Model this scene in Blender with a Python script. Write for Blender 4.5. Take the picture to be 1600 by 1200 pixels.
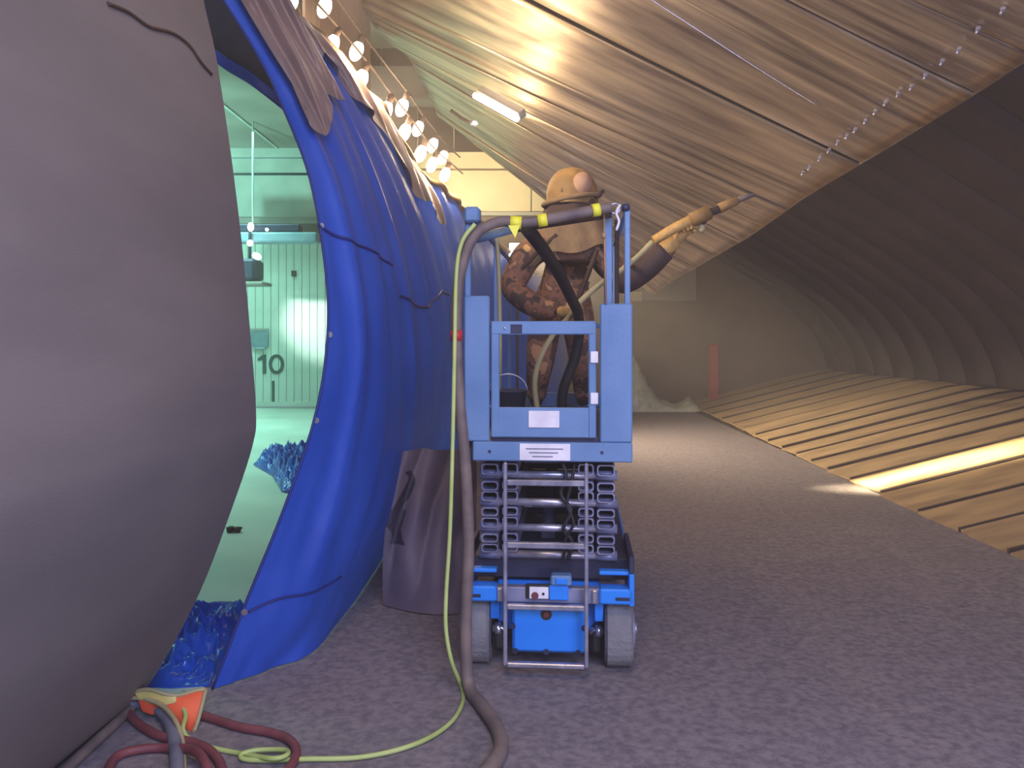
import bpy, math, random
from mathutils import Vector, Matrix, Euler
random.seed(7)
for o in list(bpy.data.objects): bpy.data.objects.remove(o)
SC = bpy.context.scene
COL = SC.collection
F = 1300.0; HOR = 525.0; EYE = 1.5          # focal length in pixels, horizon row, eye height
def P(px, py, Y): return Vector(((px-800)/F*Y, Y, EYE-(py-HOR)/F*Y))
def FL(px, py, z=0.0):                      # the floor point seen at a pixel
    Y = F*(EYE-z)/(py-HOR); return Vector(((px-800)/F*Y, Y, z))
def lin(c):
    f = lambda v: v/12.92 if v <= .04045 else ((v+.055)/1.055)**2.4
    return tuple(f(v/255) for v in c)+(1,)

# ---------------------------------------------------------------- camera, world, lights, exposure
cam = bpy.data.cameras.new('camera'); co = bpy.data.objects.new('camera', cam); COL.objects.link(co)
cam.sensor_width = 36; cam.lens = 36*F/1600; co.location = (0, 0, EYE); co.rotation_euler = (math.pi/2, 0, 0)
cam.shift_y = -(600-HOR)/1600; cam.clip_start = .05; SC.camera = co
SC.view_settings.view_transform = 'Standard'; SC.view_settings.look = 'None'
SC.view_settings.gamma = 1; SC.view_settings.use_curve_mapping = False; SC.view_settings.exposure = 0.0
W = bpy.data.worlds.new('world'); SC.world = W; W.use_nodes = True
W.node_tree.nodes['Background'].inputs[0].default_value = (.42, .38, .5, 1)
W.node_tree.nodes['Background'].inputs[1].default_value = .05
SC.cycles.max_bounces = 6; SC.cycles.use_denoising = True; SC.cycles.sample_clamp_indirect = 4

def aim(o, tgt): o.rotation_euler = (Vector(tgt)-o.location).to_track_quat('-Z', 'Y').to_euler()
def area(name, loc, tgt, sx, sy, power, color, spread=180):
    l = bpy.data.lights.new(name, 'AREA'); l.shape = 'RECTANGLE'; l.size = sx; l.size_y = sy; l.energy = power; l.color = color
    l.spread = math.radians(spread); o = bpy.data.objects.new(name, l); COL.objects.link(o); o.location = loc; aim(o, tgt); return o
def spot(name, loc, tgt, power, color, ang, blend=.6, r=.08):
    l = bpy.data.lights.new(name, 'SPOT'); l.energy = power; l.color = color; l.spot_size = math.radians(ang); l.spot_blend = blend
    l.shadow_soft_size = r; o = bpy.data.objects.new(name, l); COL.objects.link(o); o.location = loc; aim(o, tgt); return o
def point(name, loc, power, color, r=.05):
    l = bpy.data.lights.new(name, 'POINT'); l.energy = power; l.color = color; l.shadow_soft_size = r
    o = bpy.data.objects.new(name, l); COL.objects.link(o); o.location = loc; return o
WARM = (1, .72, .42); MINT = (.42, 1, .84); COOL = (.50, .58, 1)
area('cool_front_fill', (1.2, -1.8, 3.6), (.3, 3.6, .3), 3.2, 2.2, 340, COOL)  # unseen cool fill behind the camera for the bluish foreground
area('hull_side_fill', (2.5, -.9, .9), (-1.3, 2.6, .7), 2.2, 1.4, 105, (.86, .76, .92))  # added fill that brightens the hull, no visible source
area('overhead_warm_light', (-.2, 1.0, 5.2), (-1.3, 2.4, 3.2), 1.2, 1.2, 90, WARM)
area('ramp_streak_beam', (-.25, 8.15, 3.0), (4.3, 8.15, .22), .12, 1.3, 42, (1, .84, .5), 9)  # added unseen narrow light for the bright streak across the ramp
area('hangar_ceiling_light', (-6.2, 13.5, 5.3), (-6.2, 13.5, 0), 3.0, 6.0, 560, MINT, 110)
area('hangar_ceiling_light', (-5.2, 8.0, 5.3), (-5.2, 8, 0), 2.2, 3.0, 170, MINT, 110)
spot('hangar_ceiling_fill', (-6.5, 9.5, 1.2), (-6.4, 15.0, 5.3), 3000, MINT, 66, 1, .3)  # added unseen fill that brightens the hangar ceiling
spot('hangar_wall_spot', (-6.8, 13.0, 2.6), (-4.05, 17.7, 1.75), 2600, (.85, 1, .93), 20, .9)
spot('flood_lamp_beam', (.14, 11.6, 2.78), (6.0, 10.9, 0), 1600, (1, .80, .55), 134, 1, .05)
spot('flood_lamp_back', (-.9, 15.2, 4.0), (-.6, 17.7, 4.6), 520, (1, .84, .55), 130, 1, .1)
spot('plate_grazing_lamp', (-1.5, 7.6, 3.5), (2.2, 7.2, 3.3), 420, (1, .76, .5), 120, .8, .12)
spot('plate_near_lamp', (-1.0, 4.4, 3.3), (3.0, 6.0, 3.4), 300, (1, .78, .54), 110, .8, .12)

# ---------------------------------------------------------------- materials
def nt(name):
    m = bpy.data.materials.new(name); m.use_nodes = True; return m, m.node_tree.nodes, m.node_tree.links, m.node_tree.nodes['Principled BSDF']
def mat(name, c1, c2=None, scale=6, rough=.6, metal=0., bump=.0, bscale=40, stretch=(1,1,1), detail=6, rr=0.12, spec=.5, coat=0, sheen=0, contrast=(.35,.65)):
    m, n, l, b = nt(name)
    b.inputs['Roughness'].default_value = rough; b.inputs['Metallic'].default_value = metal
    b.inputs['Specular IOR Level'].default_value = spec; b.inputs['Coat Weight'].default_value = coat; b.inputs['Sheen Weight'].default_value = sheen
    if c2 is None: b.inputs['Base Color'].default_value = lin(c1)
    else:
        tc = n.new('ShaderNodeTexCoord'); mp = n.new('ShaderNodeMapping'); mp.inputs['Scale'].default_value = stretch
        l.new(tc.outputs['Object'], mp.inputs[0])
        no = n.new('ShaderNodeTexNoise'); no.inputs['Scale'].default_value = scale; no.inputs['Detail'].default_value = detail
        l.new(mp.outputs[0], no.inputs['Vector'])
        cr = n.new('ShaderNodeValToRGB'); cr.color_ramp.elements[0].position = contrast[0]; cr.color_ramp.elements[1].position = contrast[1]
        cr.color_ramp.elements[0].color = lin(c1); cr.color_ramp.elements[1].color = lin(c2)
        l.new(no.outputs['Fac'], cr.inputs[0]); l.new(cr.outputs[0], b.inputs['Base Color'])
        mr = n.new('ShaderNodeMapRange'); mr.inputs[3].default_value = max(0, rough-rr); mr.inputs[4].default_value = min(1, rough+rr)
        l.new(no.outputs['Fac'], mr.inputs[0]); l.new(mr.outputs[0], b.inputs['Roughness'])
        if bump:
            n2 = n.new('ShaderNodeTexNoise'); n2.inputs['Scale'].default_value = bscale; n2.inputs['Detail'].default_value = 4
            l.new(mp.outputs[0], n2.inputs['Vector'])
            bp = n.new('ShaderNodeBump'); bp.inputs['Strength'].default_value = bump; bp.inputs['Distance'].default_value = .02
            l.new(n2.outputs['Fac'], bp.inputs['Height']); l.new(bp.outputs[0], b.inputs['Normal'])
    return m
def emat(name, c, s):
    m, n, l, b = nt(name); b.inputs['Base Color'].default_value = c; b.inputs['Emission Color'].default_value = c; b.inputs['Emission Strength'].default_value = s; return m
M = {}
M['hull'] = mat('weathered_hull_steel', (104,98,98), (120,112,110), 1.2, .72, .0, .08, 90, (1,.5,1.6), rr=.06, spec=.3)
M['plate'] = mat('sandblasted_plate_steel', (120,108,98), (176,160,140), 2.2, .38, .72, .2, 50, (1,1,1), rr=.12)
M['plateuv'] = mat('streaked_plate_steel', (112,96,86), (204,184,156), 1.0, .34, .7, .22, 1.0, (90,3.2,1), rr=.13, contrast=(.32,.72))  # pale and dark streaks in the colour add to the reflected bands
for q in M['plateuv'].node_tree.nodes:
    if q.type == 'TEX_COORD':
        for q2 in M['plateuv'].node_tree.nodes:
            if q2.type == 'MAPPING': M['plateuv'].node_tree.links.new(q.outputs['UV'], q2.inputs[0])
M['dark'] = mat('shaded_plate_steel', (62,52,48), (82,70,64), 1.3, .7, .2, .2, 30)  # dark colour holds the shade of the wall above the ramp
M['ramp'] = mat('sand_covered_plate', (150,126,96), (184,156,116), 3, .62, .15, .25, 60, (.5,2,1))
M['floor'] = mat('gritty_steel_floor', (110,102,108), (142,131,132), 30, .8, .0, .35, 160, detail=12)
M['hfloor'] = mat('hangar_concrete', (150,160,150), (176,184,172), .9, .5, 0, .05, 40)
M['siding'] = mat('painted_siding', (186,196,186), (206,214,204), 2, .5, 0)
M['cream'] = mat('cream_panel', (196,178,146), (214,196,160), 1, .7)
M['brownwall'] = mat('dusty_brown_wall', (92,76,70), (116,98,88), .9, .85)
M['ceil'] = mat('painted_ceiling', (150,142,132), (170,162,150), .8, .8)
M['girder'] = mat('grey_girder_paint', (140,136,130), (156,150,142), 2, .6)
M['liftblue'] = mat('blue_machine_paint', (92,126,168), (110,142,182), 3, .42, 0, .05, 50, rr=.08)
M['bright'] = mat('bright_blue_paint', (34,128,226), (42,138,236), 3, .4, 0, rr=.05)
M['galv'] = mat('galvanised_steel', (150,150,168), (196,194,208), 12, .32, .65)
M['armgrey'] = mat('grey_arm_paint', (118,120,150), (146,148,174), 6, .42, .35)
M['black'] = mat('black_rubber', (22,22,26), (38,38,42), 10, .6)
M['darkblue'] = mat('dark_machine_steel', (40,42,66), (58,58,84), 6, .6, .3)  # dark lift and hangar parts, also the plates standing in for inner shade
M['tyre'] = mat('grey_solid_tyre', (108,108,112), (134,132,134), 6, .8, 0, .3, 60)
M['white'] = mat('white_placard', (212,208,214), (236,232,236), 9, .5)
M['print'] = mat('placard_print', (120,118,132), (140,138,150), 9, .5)
M['chrome'] = mat('bare_bright_metal', (220,220,228), None, rough=.22, metal=.9)
M['hose'] = mat('dusty_black_hose', (92,80,78), (122,106,98), 9, .65)
M['hosegrey'] = mat('grey_blast_hose', (96,98,116), (120,120,134), 9, .65)
M['redhose'] = mat('red_rubber_hose', (104,50,56), (126,66,70), 8, .6)
M['cord'] = mat('yellow_green_cord', (164,182,100), (186,200,122), 8, .5)
M['tancord'] = mat('dusty_tan_cord', (146,138,100), (168,158,116), 8, .6)
M['yellow'] = mat('yellow_tape', (226,222,40), (240,236,70), 9, .5)
M['redtape'] = mat('red_tape', (178,44,48), None, rough=.5)
M['redpost'] = mat('faded_red_paint', (158,30,54), (176,40,62), 4, .6)
M['orange'] = mat('orange_red_sheet', (206,70,44), (232,104,60), 6, .6)
M['plastic'] = mat('crumpled_pale_plastic', (180,184,160), (214,214,190), 6, .35, 0, .4, 14)
M['glove'] = mat('tan_leather_glove', (172,134,74), (200,160,92), 12, .7, 0, .3, 60)
M['hood'] = mat('tan_blast_hood', (118,90,48), (150,116,66), 8, .7, 0, .2, 40)
M['pad'] = mat('worn_pale_patch', (150,116,90), (172,136,108), 10, .7)
M['cape'] = mat('grey_brown_cape', (104,84,58), (128,104,74), 7, .85, 0, .3, 30)
M['strap'] = mat('dark_collar_cloth', (52,38,32), (70,52,44), 7, .9)
M['sleeve'] = mat('dark_arm_guard', (56,42,40), (76,58,54), 7, .8)
M['sheet'] = mat('dusty_grey_sheet', (92,82,100), (116,100,112), 3, .6, 0, .3, 8)
M['stain'] = mat('black_stain_patch', (34,30,50), (50,44,66), 10, .6)
M['canopy'] = mat('dark_canopy_cloth', (46,50,64), (60,62,78), 3, .8)
M['boots'] = mat('brown_boot_leather', (60,44,36), (80,60,48), 9, .7)
M['glass'] = emat('glowing_bulb_glass', (1, .88, .62, 1), 14)
M['paleglow'] = emat('lamp_face_and_glint', (1, .93, .8, 1), 9)  # lamp faces, and glints on steel fixtures that are no lamps
M['lampcool'] = emat('lit_cool_lamp_face', (.92, 1, .95, 1), 6)
M['textdark'] = mat('dark_green_lettering', (24,58,58), None, rough=.6)
M['notice'] = mat('pale_blue_notice', (130,160,178), (150,176,190), 8, .6)
M['boardyel'] = mat('pale_yellow_board', (190,178,98), (206,192,120), 6, .6)
def camo():
    m, n, l, b = nt('brown_camouflage_cloth'); b.inputs['Roughness'].default_value = .85
    tc = n.new('ShaderNodeTexCoord'); no = n.new('ShaderNodeTexNoise'); no.inputs['Scale'].default_value = 9; no.inputs['Detail'].default_value = 3
    l.new(tc.outputs['Object'], no.inputs['Vector']); cr = n.new('ShaderNodeValToRGB'); cr.color_ramp.interpolation = 'CONSTANT'
    e = cr.color_ramp.elements; e[0].position = 0; e[0].color = lin((70,52,46)); e[1].position = .43; e[1].color = lin((132,90,66))
    x = e.new(.52); x.color = lin((104,78,60)); y = e.new(.6); y.color = lin((168,122,88))
    l.new(no.outputs['Fac'], cr.inputs[0]); l.new(cr.outputs[0], b.inputs['Base Color']); return m
M['camo'] = camo()
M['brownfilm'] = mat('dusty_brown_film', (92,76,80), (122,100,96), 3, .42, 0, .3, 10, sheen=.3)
def tarpmat(name, ca, cb, rough, tr):
    m, n, l, b = nt(name); tc = n.new('ShaderNodeTexCoord'); no = n.new('ShaderNodeTexNoise'); no.inputs['Scale'].default_value = 2.2; no.inputs['Detail'].default_value = 5
    l.new(tc.outputs['Object'], no.inputs['Vector']); cr = n.new('ShaderNodeValToRGB')
    cr.color_ramp.elements[0].position = .3; cr.color_ramp.elements[1].position = .7
    cr.color_ramp.elements[0].color = lin(ca); cr.color_ramp.elements[1].color = lin(cb)
    l.new(no.outputs['Fac'], cr.inputs[0]); l.new(cr.outputs[0], b.inputs['Base Color']); b.inputs['Roughness'].default_value = rough
    n2 = n.new('ShaderNodeTexNoise'); n2.inputs['Scale'].default_value = 7; n2.inputs['Detail'].default_value = 3; l.new(tc.outputs['Object'], n2.inputs['Vector'])
    bp = n.new('ShaderNodeBump'); bp.inputs['Strength'].default_value = .35; bp.inputs['Distance'].default_value = .03
    l.new(n2.outputs['Fac'], bp.inputs['Height']); l.new(bp.outputs[0], b.inputs['Normal'])
    t = n.new('ShaderNodeBsdfTranslucent'); l.new(cr.outputs[0], t.inputs[0]); mx = n.new('ShaderNodeMixShader'); mx.inputs[0].default_value = tr
    l.new(b.outputs[0], mx.inputs[1]); l.new(t.outputs[0], mx.inputs[2]); l.new(mx.outputs[0], n['Material Output'].inputs[0]); return m
M['tarp'] = tarpmat('blue_woven_tarp', (42,84,198), (58,98,214), .5, .42)
M['tarp2'] = tarpmat('shiny_blue_tarp', (14,48,150), (40,96,190), .22, .15)

# ---------------------------------------------------------------- mesh helpers
class MB:
    def __init__(s): s.v = []; s.f = []; s.sm = []
    def add(s, vs, fs, smooth=False):
        k = len(s.v); s.v += [Vector(v) for v in vs]; s.f += [tuple(i+k for i in f) for f in fs]; s.sm += [smooth]*len(fs); return s
    def box(s, x0, x1, y0, y1, z0, z1, bev=0.0):
        if x0 > x1: x0, x1 = x1, x0
        if y0 > y1: y0, y1 = y1, y0
        if z0 > z1: z0, z1 = z1, z0
        b = min(bev, (x1-x0)*.45, (y1-y0)*.45, (z1-z0)*.45)
        if b <= 0:
            vs = [(x, y, z) for x in (x0, x1) for y in (y0, y1) for z in (z0, z1)]
            return s.add(vs, [(0,1,3,2),(4,6,7,5),(0,4,5,1),(2,3,7,6),(0,2,6,4),(1,5,7,3)])
        import itertools
        vs = []; idx = {}
        for sx, sy, sz in itertools.product((0,1), repeat=3):
            X = x1 if sx else x0; Y = y1 if sy else y0; Z = z1 if sz else z0
            dx = -b if sx else b; dy = -b if sy else b; dz = -b if sz else b
            for a, p in enumerate(((X, Y+dy, Z+dz), (X+dx, Y, Z+dz), (X+dx, Y+dy, Z))):
                idx[(sx, sy, sz, a)] = len(vs); vs.append(p)
        fs = []
        for a in range(3):
            for sd in (0, 1):
                o = [i for i in range(3) if i != a]; q = []
                for c in ((0,0),(1,0),(1,1),(0,1)):
                    k = [0,0,0]; k[a] = sd; k[o[0]] = c[0]; k[o[1]] = c[1]; q.append(idx[(*k, a)])
                fs.append(q)
        for a in range(3):
            o = [i for i in range(3) if i != a]
            for c in itertools.product((0,1), repeat=2):
                k0 = [0]*3; k1 = [0]*3; k0[a] = 0; k1[a] = 1
                for q, w in zip(o, c): k0[q] = w; k1[q] = w
                fs.append([idx[(*k0, o[0])], idx[(*k1, o[0])], idx[(*k1, o[1])], idx[(*k0, o[1])]])
        for c in itertools.product((0,1), repeat=3): fs.append([idx[(*c, 0)], idx[(*c, 1)], idx[(*c, 2)]])
        return s.add(vs, fs)
    def tube(s, pts, r, n=10, cap=True, smooth=True):
        pts = [Vector(p) for p in pts]; m = len(pts); R = r if isinstance(r, (list, tuple)) else [r]*m
        vs = []; up = None
        for i in range(m):
            d = (pts[min(i+1, m-1)]-pts[max(i-1, 0)])
            d = d.normalized() if d.length > 1e-9 else Vector((0, 0, 1))
            if up is None: up = Vector((0, 0, 1)) if abs(d.z) < .9 else Vector((1, 0, 0))
            a = (up-d*up.dot(d)); a = a.normalized() if a.length > 1e-6 else d.orthogonal().normalized(); b = d.cross(a); up = a
            for k in range(n):
                t = 2*math.pi*k/n; vs.append(pts[i]+a*math.cos(t)*R[i]+b*math.sin(t)*R[i])
        fs = [(i*n+k, i*n+(k+1) % n, (i+1)*n+(k+1) % n, (i+1)*n+k) for i in range(m-1) for k in range(n)]
        s.add(vs, fs, smooth)
        if cap: k0 = len(s.v)-len(vs); s.f += [tuple(k0+k for k in range(n))[::-1], tuple(k0+(m-1)*n+k for k in range(n))]; s.sm += [False]*2
        return s
    def ball(s, c, rx, ry, rz, nu=16, nv=10, M3=None):
        c = Vector(c); vs = []
        for j in range(nv+1):
            t = math.pi*j/nv
            for i in range(nu):
                p = 2*math.pi*i/nu; v = Vector((rx*math.sin(t)*math.cos(p), ry*math.sin(t)*math.sin(p), rz*math.cos(t)))
                vs.append(c+(M3 @ v if M3 else v))
        return s.add(vs, [(j*nu+i, (j+1)*nu+i, (j+1)*nu+(i+1) % nu, j*nu+(i+1) % nu) for j in range(nv) for i in range(nu)], True)
    def loft(s, rings, closed=True, cap=True, smooth=True):
        n = len(rings[0]); vs = [v for r in rings for v in r]; e = n if closed else n-1
        s.add(vs, [(j*n+i, j*n+(i+1) % n, (j+1)*n+(i+1) % n, (j+1)*n+i) for j in range(len(rings)-1) for i in range(e)], smooth)
        if cap and closed:
            k0 = len(s.v)-len(vs); s.f += [tuple(k0+i for i in range(n))[::-1], tuple(k0+(len(rings)-1)*n+i for i in range(n))]; s.sm += [smooth]*2
        return s
    def build(s, name, m, parent=None, **props):
        org = Vector((0, 0, 0))
        if parent is None:
            xs = [v.x for v in s.v]; ys = [v.y for v in s.v]; zs = [v.z for v in s.v]
            org = Vector(((min(xs)+max(xs))/2, (min(ys)+max(ys))/2, min(zs)))
        me = bpy.data.meshes.new(name); me.from_pydata([v-org for v in s.v], [], s.f); me.materials.append(m)
        me.polygons.foreach_set('use_smooth', s.sm); me.update()
        o = bpy.data.objects.new(name, me); COL.objects.link(o)
        if parent is not None: o.parent = parent
        else: o.location = org
        for k, v in props.items(): o[k] = v
        return o
def box(name, m, parent, *a, **kw):
    bev = kw.pop('bev', .003); return MB().box(*a, bev=bev).build(name, m, parent, **kw)
def empty(name, loc=(0, 0, 0), rotz=0, **props):
    o = bpy.data.objects.new(name, None); COL.objects.link(o); o.location = loc; o.rotation_euler = (0, 0, rotz); o.empty_display_size = .1
    for k, v in props.items(): o[k] = v
    return o
def cr1(p, t):                              # Catmull-Rom through a list
    n = len(p)-1; x = min(max(t, 0), 1)*n; i = min(int(x), n-1); f = x-i
    g = lambda k: p[k] if 0 <= k <= n else (p[0]*2-p[1] if k < 0 else p[n]*2-p[n-1])
    a, b, c, d = g(i-1), g(i), g(i+1), g(i+2)
    return .5*((2*b)+(c-a)*f+(2*a-5*b+4*c-d)*f*f+(3*b-3*c+d-a)*f**3)
def curve(pts, n=60): pts = [Vector(p) for p in pts]; return [cr1(pts, i/n) for i in range(n+1)]
def grid_mb(fn, nu, nv, smooth=True):
    vs = [fn(i/nu, j/nv) for j in range(nv+1) for i in range(nu+1)]
    return MB().add(vs, [(j*(nu+1)+i, j*(nu+1)+i+1, (j+1)*(nu+1)+i+1, (j+1)*(nu+1)+i) for j in range(nv) for i in range(nu)], smooth)
def solid(mb, off):                         # give an open grid a second skin
    off = Vector(off); n = len(mb.v); k = len(mb.f)
    mb.v += [v+off for v in mb.v]; ed = {}
    for f in mb.f[:k]:
        for a, b in zip(f, f[1:]+f[:1]): ed[(a, b)] = ed.get((a, b), 0)+1
    mb.f += [tuple(i+n for i in f[::-1]) for f in mb.f[:k]]; mb.sm += mb.sm[:k]
    for (a, b) in ed:
        if (b, a) not in ed: mb.f.append((b, a, a+n, b+n)); mb.sm.append(False)
    return mb
def hsh(*a): return (math.sin(sum((i+1)*12.9898*x for i, x in enumerate(a)))*43758.5453) % 1
def vnoise(x, y, s=0):
    i, j = math.floor(x), math.floor(y); f, g = x-i, y-j; f = f*f*(3-2*f); g = g*g*(3-2*g)
    h = lambda a, b: hsh(a*1.7+s, b*3.1-s*.3)
    return (h(i, j)*(1-f)+h(i+1, j)*f)*(1-g)+(h(i, j+1)*(1-f)+h(i+1, j+1)*f)*g
def skin(name, verts, edges, radii, m, parent, sub=2, root=0):
    me = bpy.data.meshes.new(name+'_cage'); me.from_pydata([Vector(v) for v in verts], edges, []); o = bpy.data.objects.new(name+'_cage', me); COL.objects.link(o)
    o.modifiers.new('s', 'SKIN'); sk = me.skin_vertices[0].data if me.skin_vertices else None
    if sk is None:
        bpy.context.view_layer.objects.active = o
    for i, r in enumerate(radii):
        sk[i].radius = r if isinstance(r, tuple) else (r, r); sk[i].use_root = (i == root)
    o.modifiers['s'].use_smooth_shade = True
    sd = o.modifiers.new('d', 'SUBSURF'); sd.levels = sub; sd.render_levels = sub
    dg = bpy.context.evaluated_depsgraph_get(); nm = bpy.data.meshes.new_from_object(o.evaluated_get(dg))
    bpy.data.objects.remove(o); nm.name = name; nm.materials.clear(); nm.materials.append(m)
    for p in nm.polygons: p.use_smooth = True
    r = bpy.data.objects.new(name, nm); COL.objects.link(r)
    if parent: r.parent = parent
    return r

# ================================================================ THE SETTING
BACK = 17.7
MB().box(-9.5, 9.5, -3.2, BACK+.3, -.12, 0).build('floor', M['floor'], kind='structure', label='gritty dark steel floor dusted with blasting sand')
# tarp foot line on the floor, near to far
foot = [FL(330, 1076), FL(420, 1046), FL(510, 996), FL(612, 850), FL(660, 786), FL(725, 743), FL(765, 703), FL(835, 675), FL(880, 644)]
hf = [Vector((-9.4, 3.3, .006)), Vector((-1.35, 3.45, .006))]+[v+Vector((-.14, .03, .006)) for v in foot[1:]]+[Vector((-9.4, BACK, .006))]
hf = [Vector(v) for v in hf]
MB().add(hf+[v-Vector((0, 0, .005)) for v in hf], [tuple(range(len(hf)))]+[(i, (i+1) % len(hf), (i+1) % len(hf)+len(hf), i+len(hf)) for i in range(len(hf))]).build('floor_hangar', M['hfloor'], kind='structure', label='pale green-lit concrete hangar floor beyond the tarp')
ceilz = 5.5
MB().box(-9.5, 9.5, -3.2, BACK+.3, ceilz, ceilz+.12).build('ceiling', M['ceil'], kind='structure')
MB().box(-9.5, -9.38, -3.2, BACK, 0, ceilz).build('wall_left', M['siding'], kind='structure')
wb = empty('wall_back', (0, BACK, 0), kind='structure')
box('wall_core', M['brownwall'], wb, -9.5, 9.5, .05, .3, 0, ceilz, bev=0)
pw = .165
x = -7.6
pm = None
while x < -2.2:
    if pm is None:
        pb = MB().box(0, pw-.008, -.0, .05, .10, 3.55, bev=.006); pm = pb.build('siding_panel', M['siding'], wb); pm.location = (x, 0, 0)
    else:
        c = pm.copy(); COL.objects.link(c); c.parent = wb; c.location = (x, 0, 0)
    x += pw
box('base_curb', M['siding'], wb, -9.3, -2.2, -.03, .05, 0, .10)
box('upper_panel', M['siding'], wb, -9.3, -2.2, .0, .05, 4.02, 4.92)
box('upper_panel', M['siding'], wb, -9.3, -2.2, .0, .05, 4.97, 5.28)
box('panel_rail', M['textdark'], wb, -9.3, -2.2, -.02, .05, 4.925, 4.965)  # narrow rails along the lines between the upper panels
box('panel_rail', M['armgrey'], wb, -9.3, -2.2, .02, .05, 5.28, 5.3)
box('top_panel', M['siding'], wb, -9.3, -2.2, .0, .05, 5.3, 5.5)
box('header_beam', M['girder'], wb, -9.3, -2.2, -.12, .05, 3.88, 4.0)
box('header_panel', M['cream'], wb, -2.18, .4, -.02, .05, 4.15, 5.02)
box('header_panel', M['cream'], wb, .42, 2.6, -.02, .05, 4.15, 5.02)
box('header_panel', M['cream'], wb, -2.18, 2.6, -.06, .05, 5.06, 5.44)
box('header_ledge', M['girder'], wb, -2.18, 2.6, -.1, .05, 4.05, 4.13)
box('lower_panel', M['girder'], wb, 2.45, 3.9, -.05, .05, 2.25, 3.2)
box('lower_panel', M['cream'], wb, 2.45, 2.75, -.08, .05, 2.24, 2.44)
# ceiling battens over the hangar, running to the back wall
for i, xx in enumerate((-7.4, -6.2, -5.0, -3.8)):
    box('trim_%d' % (i+1), M['siding'], None, xx, xx+.05, 5.0, BACK-.05, ceilz-.03, ceilz, kind='structure')
# numeral 10 and the line below it, painted flat on the siding
def text(body, size, loc, m, parent, name):
    c = bpy.data.curves.new(name, 'FONT'); c.body = body; c.size = size; c.extrude = .004; c.offset = .022; c.align_x = 'CENTER'
    o = bpy.data.objects.new(name, c); COL.objects.link(o); o.rotation_euler = (math.pi/2, 0, 0)
    dg = bpy.context.evaluated_depsgraph_get(); me = bpy.data.meshes.new_from_object(o.evaluated_get(dg)); bpy.data.objects.remove(o)
    me.materials.clear(); me.materials.append(m); r = bpy.data.objects.new(name, me); COL.objects.link(r); r.rotation_euler = (math.pi/2, 0, 0); r.location = loc
    if parent: r.parent = parent
    return r
k = BACK/F
def digit(mb, polys):
    for q in polys:
        n = len(q); pts = [Vector(((a-800)*k, yy, EYE-(b-HOR)*k)) for yy in (-.016, -.002) for a, b in q]
        mb.add(pts, [tuple(range(n)), tuple(range(2*n-1, n-1, -1))]+[(i, i+n, (i+1) % n+n, (i+1) % n) for i in range(n)])
    return mb
digit(MB(), [[(411,554),(416,554),(416,584),(410.5,584),(410.5,562),(403,564),(403,560)]]).build('bay_number_one', M['textdark'], wb)
ring0 = []
for i in range(28):
    t0, t1 = 2*math.pi*i/28, 2*math.pi*(i+1)/28
    ring0.append([(432+12*math.cos(t0), 569+15.5*math.sin(t0)), (432+12*math.cos(t1), 569+15.5*math.sin(t1)), (432+7*math.cos(t1), 569+10.5*math.sin(t1)), (432+7*math.cos(t0), 569+10.5*math.sin(t0))])
digit(MB(), ring0).build('bay_number_zero', M['textdark'], wb)
box('marker_line', M['textdark'], wb, (425-800)*k, (429-800)*k, -.012, .0, EYE-(635-HOR)*k, EYE-(595-HOR)*k, bev=0)
box('wall_outlet', M['strap'], wb, (456-800)*k, (463-800)*k, -.05, 0, EYE-(432-HOR)*k, EYE-(423-HOR)*k)
nb = empty('notice_board', ((406-800)*k, BACK-.03, EYE-(545-HOR)*k), label='pale blue notice board on the green-lit wall above the number 10', category='sign')
box('board', M['notice'], nb, -.19, .19, -.02, .0, .04, .38)
box('header_strip', M['girder'], nb, -.2, .2, -.03, .0, .39, .43)
box('document_tray', M['notice'], nb, -.1, .13, -.05, 0, .0, .035)

# right-hand tunnel wall: curved plates, each its own object, from the ramp crest up and overhead
wr = empty('wall_right', (0, 0, 0), kind='structure')
prof = [Vector((x, 0, z)) for x, z in ((6.7, .70), (6.62, 1.1), (6.25, 1.75), (5.5, 2.42), (4.5, 3.05), (3.7, 3.55), (2.9, 4.05), (2.4, 4.5), (2.2, 5.45))]
def wallplate(y0, y1, off):
    def fn(u, v):
        q = cr1(prof, v); return Vector((q.x+off, y0+(y1-y0)*u, q.z+off*.5))
    return solid(grid_mb(fn, 1, 22), (.03, 0, .03))
y = -1.0; i = 0
while y < BACK-.1:
    y1 = min(y+.78, BACK-.02)
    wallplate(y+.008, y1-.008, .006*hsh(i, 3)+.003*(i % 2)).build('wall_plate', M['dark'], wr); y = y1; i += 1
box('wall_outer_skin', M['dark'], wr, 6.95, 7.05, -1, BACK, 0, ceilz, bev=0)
# ramp of steel plates rising to the right
rp = empty('floor_ramp', (0, 0, 0), kind='structure')
RX0, RX1, SL = 3.42, 6.72, .25
seams = [4.2, 4.95, 5.73, 6.36, 7.03, 7.8, 8.55, 9.2, 9.75, 10.3, 10.9, 11.55, 12.2, 12.9, 13.6, 14.4, 15.2, 16.0, 16.9, 17.62]
for i in range(len(seams)-1):
    a, b = seams[i]+.022, seams[i+1]-.022; tl = (.05*hsh(i, 9)-.015)
    def fn(u, v, a=a, b=b, tl=tl, i=i):
        X = RX0+.03*max(0, a-6.4)*.9+(RX1-RX0)*v; s = (X-RX0)
        crest = max(0, s-2.85); return Vector((X, a+(b-a)*u, .012+SL*s-.28*crest**2+tl*(u-.5)*1.2+(.03*(1-u) if i == 5 else 0)))
    solid(grid_mb(fn, 10 if i == 5 else 2, 14, i == 5), (0, 0, -.02)).build('ramp_plate', M['ramp'], rp)
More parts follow.
